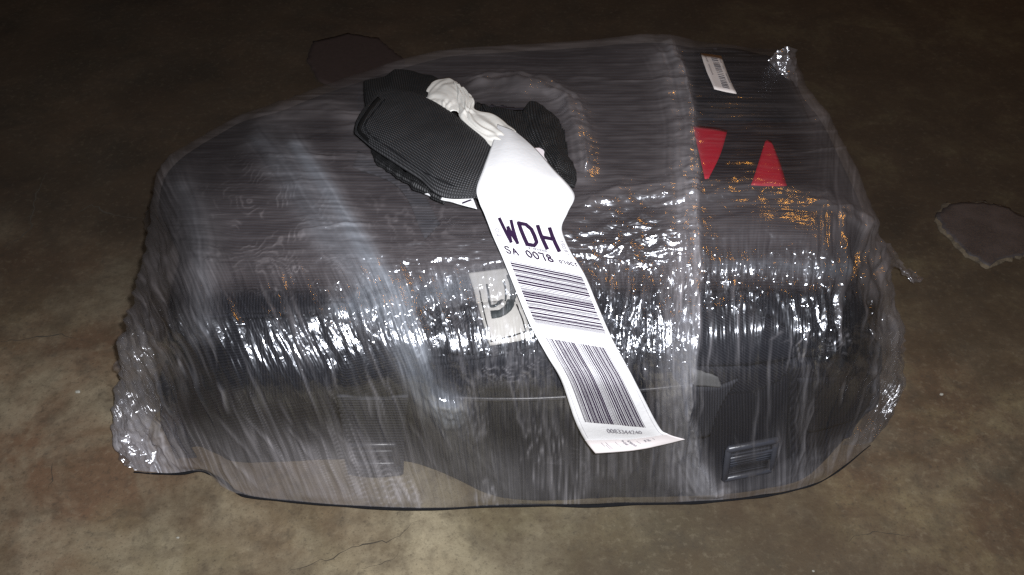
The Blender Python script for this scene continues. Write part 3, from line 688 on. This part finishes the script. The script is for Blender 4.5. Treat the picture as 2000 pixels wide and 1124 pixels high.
# ------------------------------------------------------------------ carry handle pulled out through the film
hp, _, _ = hit(BV, 900, 300)
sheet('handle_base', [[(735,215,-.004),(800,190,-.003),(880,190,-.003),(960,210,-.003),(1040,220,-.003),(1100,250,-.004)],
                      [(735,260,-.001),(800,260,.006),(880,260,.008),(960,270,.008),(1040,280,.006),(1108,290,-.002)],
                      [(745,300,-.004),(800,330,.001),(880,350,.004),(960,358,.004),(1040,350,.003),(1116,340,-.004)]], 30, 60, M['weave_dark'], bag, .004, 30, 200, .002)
flap, _, _ = sheet('carry_handle', [
  [(738,184,.028),(775,176,.034),(812,184,.040),(868,212,.044),(922,252,.044),(1000,300,.034)],
  [(712,212,.034),(760,212,.042),(800,220,.048),(855,252,.052),(908,290,.050),(985,335,.034)],
  [(697,238,.034),(740,248,.042),(782,262,.046),(838,296,.048),(890,328,.044),(975,368,.028)],
  [(693,262,.022),(726,290,.026),(768,318,.028),(820,352,.028),(866,386,.026),(965,388,.018)]], 60, 110, M['weave'], bag, .002, 80, 201, .007, taper=1)
def on_flap(pts, wpx, mat, lift):
    fb = BVHTree.FromPolygons([v.co+Vector(root_loc(bag)) for v in flap.data.vertices], [tuple(p.vertices) for p in flap.data.polygons])
    return stroke_on(fb, 'binding' if wpx > 5 else 'stitching', pts, wpx, mat, lift, flap, .0004)
on_flap([(741, 192), (722, 214), (704, 244), (703, 258), (722, 276)], 7, M['weave_dark'], .0005)
on_flap([(752, 196), (732, 220), (714, 246), (726, 266), (775, 300), (830, 338), (890, 366)], 1.8, M['stitch_shade'], .0010)
flap['label'] = 'black woven nylon carry handle, folded flat'
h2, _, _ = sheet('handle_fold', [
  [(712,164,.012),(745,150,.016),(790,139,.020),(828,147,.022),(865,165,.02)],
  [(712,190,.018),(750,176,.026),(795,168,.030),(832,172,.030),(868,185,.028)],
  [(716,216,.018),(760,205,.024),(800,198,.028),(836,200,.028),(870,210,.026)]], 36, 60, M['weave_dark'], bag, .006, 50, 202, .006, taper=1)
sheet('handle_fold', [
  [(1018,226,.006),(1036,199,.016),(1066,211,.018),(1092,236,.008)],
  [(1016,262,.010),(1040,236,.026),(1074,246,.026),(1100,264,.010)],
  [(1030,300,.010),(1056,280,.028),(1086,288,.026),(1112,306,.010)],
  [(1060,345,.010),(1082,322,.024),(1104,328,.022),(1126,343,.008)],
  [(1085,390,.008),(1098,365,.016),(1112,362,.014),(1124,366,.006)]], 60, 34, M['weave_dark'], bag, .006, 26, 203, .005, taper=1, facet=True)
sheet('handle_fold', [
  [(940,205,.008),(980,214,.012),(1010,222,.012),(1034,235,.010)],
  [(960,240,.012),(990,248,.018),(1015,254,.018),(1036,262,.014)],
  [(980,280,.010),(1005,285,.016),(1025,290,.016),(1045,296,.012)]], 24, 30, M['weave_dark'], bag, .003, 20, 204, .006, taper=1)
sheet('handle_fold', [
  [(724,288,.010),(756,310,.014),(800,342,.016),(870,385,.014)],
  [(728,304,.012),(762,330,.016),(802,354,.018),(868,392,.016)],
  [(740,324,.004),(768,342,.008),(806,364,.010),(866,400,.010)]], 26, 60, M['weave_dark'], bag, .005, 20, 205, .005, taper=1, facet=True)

# ------------------------------------------------------------------ luggage tag
tg = empty('luggage_tag', tuple(hp)); tg_loc = hp
rows = [((972,243),(1006,257),.056,.050),((962,280),(1045,290),.056,.044),((946,325),(1085,335),.050,.034),((931,368),(1121,380),.040,.022),
 ((936,395),(1109,415),.032,.018),((946,418),(1097,447),.026,.016),((962,460),(1113,490),.018,.014),((981,503),(1142,537),.013,.012),
 ((1007,567),(1167,597),.010,.010),((1033,630),(1192,655),.010,.009),((1043,650),(1203,677),.010,.010),((1070,697),(1228,722),.012,.012),
 ((1097,744),(1250,764),.014,.016),((1122,818),(1287,834),.022,.022),((1143,860),(1305,848),.028,.028),((1163,886),(1338,858),.042,.034)]
mid = [.006, .008, .006, .002, .001, .001, 0, 0, .001, .001, .002, .003, .007, .0, -.004, -.003]
ctrl = []
for i, (l, r, a, b) in enumerate(rows):
    row = []
    for k_ in range(5):
        f = k_/4; lf = a*(1-f)+b*f+mid[i]*math.sin(math.pi*f)
        sag = [0, 4, 6, 4, 0][k_] if i == 15 else ([0, 2, 4, 3, 0][k_] if i == 14 else 0)
        row.append((l[0]*(1-f)+r[0]*f, l[1]*(1-f)+r[1]*f+sag, lf))
    ctrl.append(row)
TR, TCn = 226, 31
split = 14/15
strip, TP, TNn = sheet('tag_strip', ctrl, TR, TCn, M['paper'], tg, .0012, 60, 210, .00035)
# the torn stub faces away from the flash; that shade is painted as greyer paper
nst = int(round((TR-1)*split))
me = strip.data; me.materials.append(M['stub'])
for p in me.polygons:
    if all((v % (TR*TCn))//TCn >= nst for v in p.vertices): p.material_index = 1
if (TNn.mean((0, 1))@FW) > 0: TNn = -TNn
def tp(a, b, lift=.0006):
    """point on the strip: a across 0..1, b control row 0..15"""
    r = np.clip(b/15*(TR-1), 0, TR-1.001); c = np.clip(a*(TCn-1), 0, TCn-1.001); i = int(r); j = int(c); fr = r-i; fc = c-j
    g = lambda A: (A[i, j]*(1-fc)+A[i, j+1]*fc)*(1-fr)+(A[i+1, j]*(1-fc)+A[i+1, j+1]*fc)*fr
    return g(TP)+g(TNn)*lift
STROKE = {'W': [[(0,0),(.22,1)],[(.22,1),(.5,.35)],[(.5,.35),(.78,1)],[(.78,1),(1,0)]], 'D': [[(0,0),(0,1)],[(0,1),(.6,1),(.95,.8),(1,.5),(.95,.2),(.6,0),(0,0)]],
 'H': [[(0,0),(0,1)],[(1,0),(1,1)],[(0,.5),(1,.5)]], 'S': [[(.95,.15),(.7,0),(.25,0),(.05,.2),(.15,.42),(.8,.58),(.95,.8),(.7,1),(.25,1),(.02,.85)]],
 'A': [[(0,1),(.5,0),(1,1)],[(.2,.62),(.8,.62)]], '0': [[(.5,0),(.15,.15),(0,.5),(.15,.85),(.5,1),(.85,.85),(1,.5),(.85,.15),(.5,0)]], 'O': [[(.5,0),(.15,.15),(0,.5),(.15,.85),(.5,1),(.85,.85),(1,.5),(.85,.15),(.5,0)]],
 '7': [[(0,0),(1,0),(.75,.35),(.7,1)]], '8': [[(.5,0),(.15,.1),(.12,.35),(.5,.47),(.88,.35),(.85,.1),(.5,0)],[(.5,.47),(.05,.65),(.05,.88),(.5,1),(.95,.88),(.95,.65),(.5,.47)]],
 'C': [[(.95,.2),(.7,0),(.3,0),(0,.3),(0,.7),(.3,1),(.7,1),(.95,.8)]], 'T': [[(0,0),(1,0)],[(.5,0),(.5,1)]], 'I': [[(.5,0),(.5,1)]], '1': [[(.25,.2),(.55,0),(.55,1)]],
 'N': [[(0,1),(0,0),(1,1),(1,0)]], 'E': [[(1,0),(0,0),(0,1),(1,1)],[(0,.5),(.8,.5)]], 'K': [[(0,0),(0,1)],[(1,0),(0,.6)],[(.35,.4),(1,1)]],
 '3': [[(.05,.08),(.4,0),(.85,.1),(.85,.38),(.4,.47),(.95,.6),(.95,.88),(.5,1),(.02,.88)]], '4': [[(.75,1),(.75,0),(0,.68),(1,.68)]],
 '2': [[(.05,.2),(.3,0),(.8,.02),(.92,.3),(.6,.6),(0,1),(1,1)]], '6': [[(.85,.05),(.35,.1),(.03,.5),(.1,.85),(.5,1),(.9,.85),(.9,.6),(.5,.48),(.1,.62)]], '9': [[(.15,.95),(.65,.9),(.97,.5),(.9,.15),(.5,0),(.1,.15),(.1,.4),(.5,.52),(.9,.38)]],
 '5': [[(.9,0),(.15,0),(.1,.45),(.5,.4),(.95,.55),(.95,.85),(.5,1),(.05,.88)]], ' ': []}
def print_strokes(name, items, mat, parent, fn=tp, lift=.0013):
    """items: (a0,b0,ax,ay,bx,by,text,w): pen strokes laid on the paper; origin, advance vector, down vector, thickness"""
    V, F = [], []
    for (o, adv, down, text, wd, gap) in items:   # one object per printed line
        o = np.array(o, float); adv = np.array(adv, float); down = np.array(down, float)
        for n_, ch in enumerate(text):
            oo = o+adv*n_*(1+gap)
            for line in STROKE[ch]:
                pts = []
                for (x0, y0), (x1, y1) in zip(line[:-1], line[1:]):
                    for q in range(3): f = q/3; pts.append(oo+adv*(x0+(x1-x0)*f)+down*(y0+(y1-y0)*f))
                pts.append(oo+adv*line[-1][0]+down*line[-1][1]); W = np.array([fn(*p, lift) for p in pts])
                T = np.gradient(W, axis=0); T /= np.linalg.norm(T, axis=1, keepdims=True)+1e-12
                nn = np.array([np.cross(fn(p[0]+.01, p[1])-fn(p[0], p[1]), fn(p[0], p[1]+.05)-fn(p[0], p[1])) for p in pts]); nn /= np.linalg.norm(nn, axis=1, keepdims=True)
                Sd = np.cross(T, nn)*wd*.5
                W[0] -= T[0]*wd*.4; W[-1] += T[-1]*wd*.4
                k = len(V); V += list(np.stack([W-Sd, W+Sd], 1).reshape(-1, 3)); F += [tuple(g+k) for g in grid_faces(len(W), 2)]
    return child(name, V, F, mat, parent, smooth=False)
print_strokes('printed_letters', [((.185,5.16),(.150,0),(.0,1.0),'W',.0028,0),((.43,5.20),(.155,0),(0,.93),'D',.0034,0),((.68,5.17),(.155,0),(0,.97),'H',.0034,0)], M['ink'], strip)
print_strokes('printed_line', [((.09,6.47),(.058,0),(0,.31),'SA',.0011,.45),((.35,6.46),(.060,0),(0,.31),'0078',.0013,.42)], M['ink'], strip)
print_strokes('printed_line', [((.745,6.60),(.031,0),(0,.14),'07OCT',.0007,.55)], M['ink'], strip)
for it in (((.42,6.25),(.024,0),(0,.10),'WINDHOEK',.0005,.3), ((.955,5.62),(0,.11),(-.045,0),'15091',.0006,.25), ((.07,6.05),(0,-.16),(.045,0),'TO',.0006,.4)):
    print_strokes('printed_line', [it], M['grey_ink'], strip)
print_strokes('printed_line', [((.34,13.25),(.031,0),(0,.22),'0083344240',.0008,.35)], M['grey_ink'], strip)
def bar_quads(name, quads, mat, seg, parent, lift=.0013):
    V, F = [], []
    for (a0, b0, a1, b1, axis) in quads:     # axis 0: long side across, 1: long side along
        k = len(V)
        for i in range(seg+1):
            f = i/seg
            if axis == 0: V += [tp(a0+(a1-a0)*f, b0, lift), tp(a0+(a1-a0)*f, b1, lift)]
            else: V += [tp(a0, b0+(b1-b0)*f, lift), tp(a1, b0+(b1-b0)*f, lift)]
        F += [tuple(g+k) for g in grid_faces(seg+1, 2)]
    return child(name, V, F, mat, parent, smooth=False)
rs = np.random.RandomState(12)
seq = [1,3,3,1,3,1,1,1,3,1,1,3,3,1,1,1,1,1,3,3,3,1,3,1,1,1,3,1,1,3,1,3,1,3,1,1,1,1]
q = []; b = 7.10; tot = sum(seq)*.019+len(seq)*.022
sc = (9.02-7.10)/tot
for i, s in enumerate(seq):
    h = s*.019*sc; q.append((.075, b, .945, b+h, 0)); b += h+(.022+.008*rs.choice([-1, 0, 1]))*sc
bar_quads('barcode', q, M['ink'], 60, strip)
q = []; a = .12
seq2 = [1,1,1,1,1,3,1,3,1,1,3,1,1,3,3,1,1,3,1,3,3,1,1,1,1,1,1,3,3,1,3,1,1,3,1,3,1,1,3,1,3,1]
tot = sum(seq2)*.0065+len(seq2)*.0080; sc = .735/tot
for i, s in enumerate(seq2):
    h = s*.0065*sc; q.append((a, 10.18, a+h, 13.03, 1)); a += h+(.0080+.003*rs.choice([-1, 0, 1]))*sc
bar_quads('barcode', q, M['ink'], 90, strip)
# fine rules on the paper
bar_quads('printed_rule', [(.03, 5.02, .97, 5.035, 0), (.10, 6.93, .98, 6.945, 0), (.05, 3.15, .98, 3.163, 0)], M['faint'], 24, strip)
bar_quads('printed_rule', [(.055, 5.1, .060, 13.8, 1), (.955, 10.2, .960, 13.9, 1)], M['faint'], 60, strip)
bar_quads('fold_crease', [(0.0, 13.985, 1.0, 14.01, 0)], M['stub'], 24, strip, .0004)
# cut-off printing on the torn stub
q = [(.17,14.1,.176,14.45,1),(.20,14.3,.206,14.7,1),(.225,14.1,.231,14.7,1),(.34,14.1,.345,14.6,1),(.60,14.1,.605,14.4,1),(.80,14.05,.806,14.22,1)]
bar_quads('stub_print', q, M['grey_ink'], 4, strip)
print_strokes('stub_print', [((.43,14.42),(0,-.13),(.028,0),'504',.0005,.2),((.50,14.6),(0,-.13),(.028,0),'0083',.0005,.2),((.68,14.32),(0,-.1),(.025,0),'74',.0005,.2),((.72,14.3),(0,-.1),(.025,0),'20',.0005,.2)], M['grey_ink'], strip)
# the other end of the tag, looping round the handle
sheet('tag_loop', [[(820,369,.012),(842,378,.016),(872,386,.020),(900,368,.024),(916,368,.026)],
                   [(824,376,.011),(846,386,.015),(874,392,.018),(902,386,.020),(924,388,.022)],
                   [(832,381,.009),(855,389,.012),(880,395,.014),(905,402,.016),(932,409,.018)]], 16, 30, M['paper'], tg, .001, 30, 211, .00035)
def loop_print():
    V, F = [], []
    def pt(px, py, l=.0215):
        p, n, t = hit(BV, px, py); return CAM+ray(px, py)*(t-l)
    for (x0, y0, x1, y1, wv) in ((903,397,922,390,1.7),):
        k = len(V); V += [pt(x0, y0-wv), pt(x1, y1-wv), pt(x1, y1+wv), pt(x0, y0+wv)]; F.append((k, k+1, k+2, k+3))
    child('printed_line', V, F, M['ink'], tg, smooth=False)
    def fn(a, b, lift=0): return pt(a, b, .0235+lift)
    print_strokes('printed_line', [((901.5, 382), (6, -2.5), (2, 6), 'SO', .0005, .25)], M['grey_ink'], tg, fn=fn)
loop_print()
sheet('crumpled_loop', [
  [(821,190,.030),(830,172,.038),(850,158,.042),(876,152,.044),(893,162,.044),(903,176,.044)],
  [(832,198,.040),(842,184,.046),(858,174,.052),(878,170,.054),(892,176,.052),(900,190,.050)],
  [(848,208,.046),(856,200,.050),(866,196,.054),(880,194,.056),(892,198,.054),(899,206,.052)],
  [(868,222,.044),(872,220,.048),(878,218,.050),(885,217,.050),(892,218,.050),(897,222,.048)]], 40, 46, M['crum'], tg, 0, 36, 212, .0004, pleat=.0013)
sheet('crumpled_loop', [
  [(886,160,.052),(893,163,.056),(902,168,.054),(908,176,.050)],
  [(893,182,.054),(902,182,.058),(914,188,.056),(926,196,.050)],
  [(895,206,.054),(904,206,.060),(914,208,.058),(926,212,.050)],
  [(897,228,.050),(908,224,.058),(922,222,.056),(938,218,.050)],
  [(914,246,.050),(928,242,.058),(944,236,.058),(962,224,.050)],
  [(942,270,.050),(956,264,.058),(972,254,.060),(990,240,.052)],
  [(964,292,.050),(976,284,.056),(990,272,.058),(1008,258,.052)]], 80, 34, M['crum'], tg, 0, 30, 213, .0004, pleat=.0018)
sheet('loop_tip', [[(804,185,.036),(820,185,.038),(836,190,.040)], [(806,187,.035),(822,191,.037),(838,198,.039)]], 5, 8, M['paper'], tg, 0, 10, 1, .0003)
sheet('tag_tab', [[(1042,289,.030),(1056,288,.028),(1067,292,.026),(1069,300,.024)], [(1046,298,.030),(1058,302,.028),(1068,306,.026),(1072,314,.024)], [(1050,306,.030),(1060,314,.028),(1066,320,.026),(1070,326,.024)]], 14, 14, M['pink'], tg, 0, 10, 1, .0004)
tag(tg, 'white paper airline luggage tag with WDH and two barcodes, looped round the black carry handle', 'luggage tag')
strip['label'] = 'long printed strip with letters and barcodes'

# ------------------------------------------------------------------ loose tails and knots of film
fa = {'haze': .10, 'spark': .9, 'blue': .2, 'upright': .5}
def tail(ctrl, nr, nc, crum, cs, seed, hz=.1):
    a = dict(fa); a['haze'] = hz
    C = np.array(ctrl, float); Pc = np.array([[at(*c) for c in r] for r in C]); P = dense(Pc, nr, nc); N = normals(P); PX, PY = proj(P)
    P = P+N*(crum*(fbm(PX/cs, PY/cs, seed, 3)-.5))[..., None]
    # ragged free edge
    e = np.linspace(0, 1, nr)[:, None]**3; P[..., 0] += e*.006*(vn(PX/6, PY/6, seed+5)-.5); P[..., 2] = np.maximum(P[..., 2], .0022)
    o = child('film_tail', P, grid_faces(nr, nc), M['film'])
    for k_, v_ in a.items(): fattr(o, k_, np.full(P.shape[:2], v_))
    fattr(o, 'across', PX); fattr(o, 'along', PY)
tail([[(1710,470,.10),(1722,500,.09),(1728,545,.08)],[(1738,478,.07),(1738,498,.072),(1738,530,.068)],[(1756,500,.05),(1750,510,.055),(1748,522,.05)],[(1766,520,.03),(1760,524,.034),(1758,528,.03)],[(1786,530,.02),(1780,540,.026),(1776,548,.02)],[(1800,542,.012),(1794,550,.014),(1786,552,.012)]], 60, 26, .010, 9, 300, .12)
tail([[(1500,118,.20),(1530,150,.19),(1560,170,.17)],[(1518,100,.21),(1538,120,.205),(1558,130,.19)],[(1530,92,.215),(1544,92,.22),(1556,98,.20)]], 40, 30, .012, 11, 301, .12)
tail([[(1735,600,.10),(1735,650,.09),(1745,700,.08)],[(1752,628,.08),(1752,650,.08),(1758,690,.07)],[(1760,640,.07),(1764,664,.07),(1766,720,.05)]], 40, 34, .008, 12, 302, .08)
tail([[(262,640,.10),(250,690,.08),(246,740,.06)],[(246,672,.08),(238,700,.07),(236,740,.05)],[(232,690,.06),(226,706,.055),(230,730,.04)]], 34, 30, .010, 10, 303, .10)
tail([[(250,800,.05),(262,860,.03),(300,905,.02)],[(236,820,.035),(245,870,.022),(290,915,.014)],[(224,850,.018),(238,900,.010),(290,930,.004)]], 40, 44, .012, 12, 304, .08)
tail([[(330,330,.12),(312,400,.10),(300,470,.08)],[(310,355,.09),(298,400,.08),(290,460,.06)],[(300,370,.06),(290,410,.05),(282,450,.04)]], 30, 34, .008, 12, 305, .03)
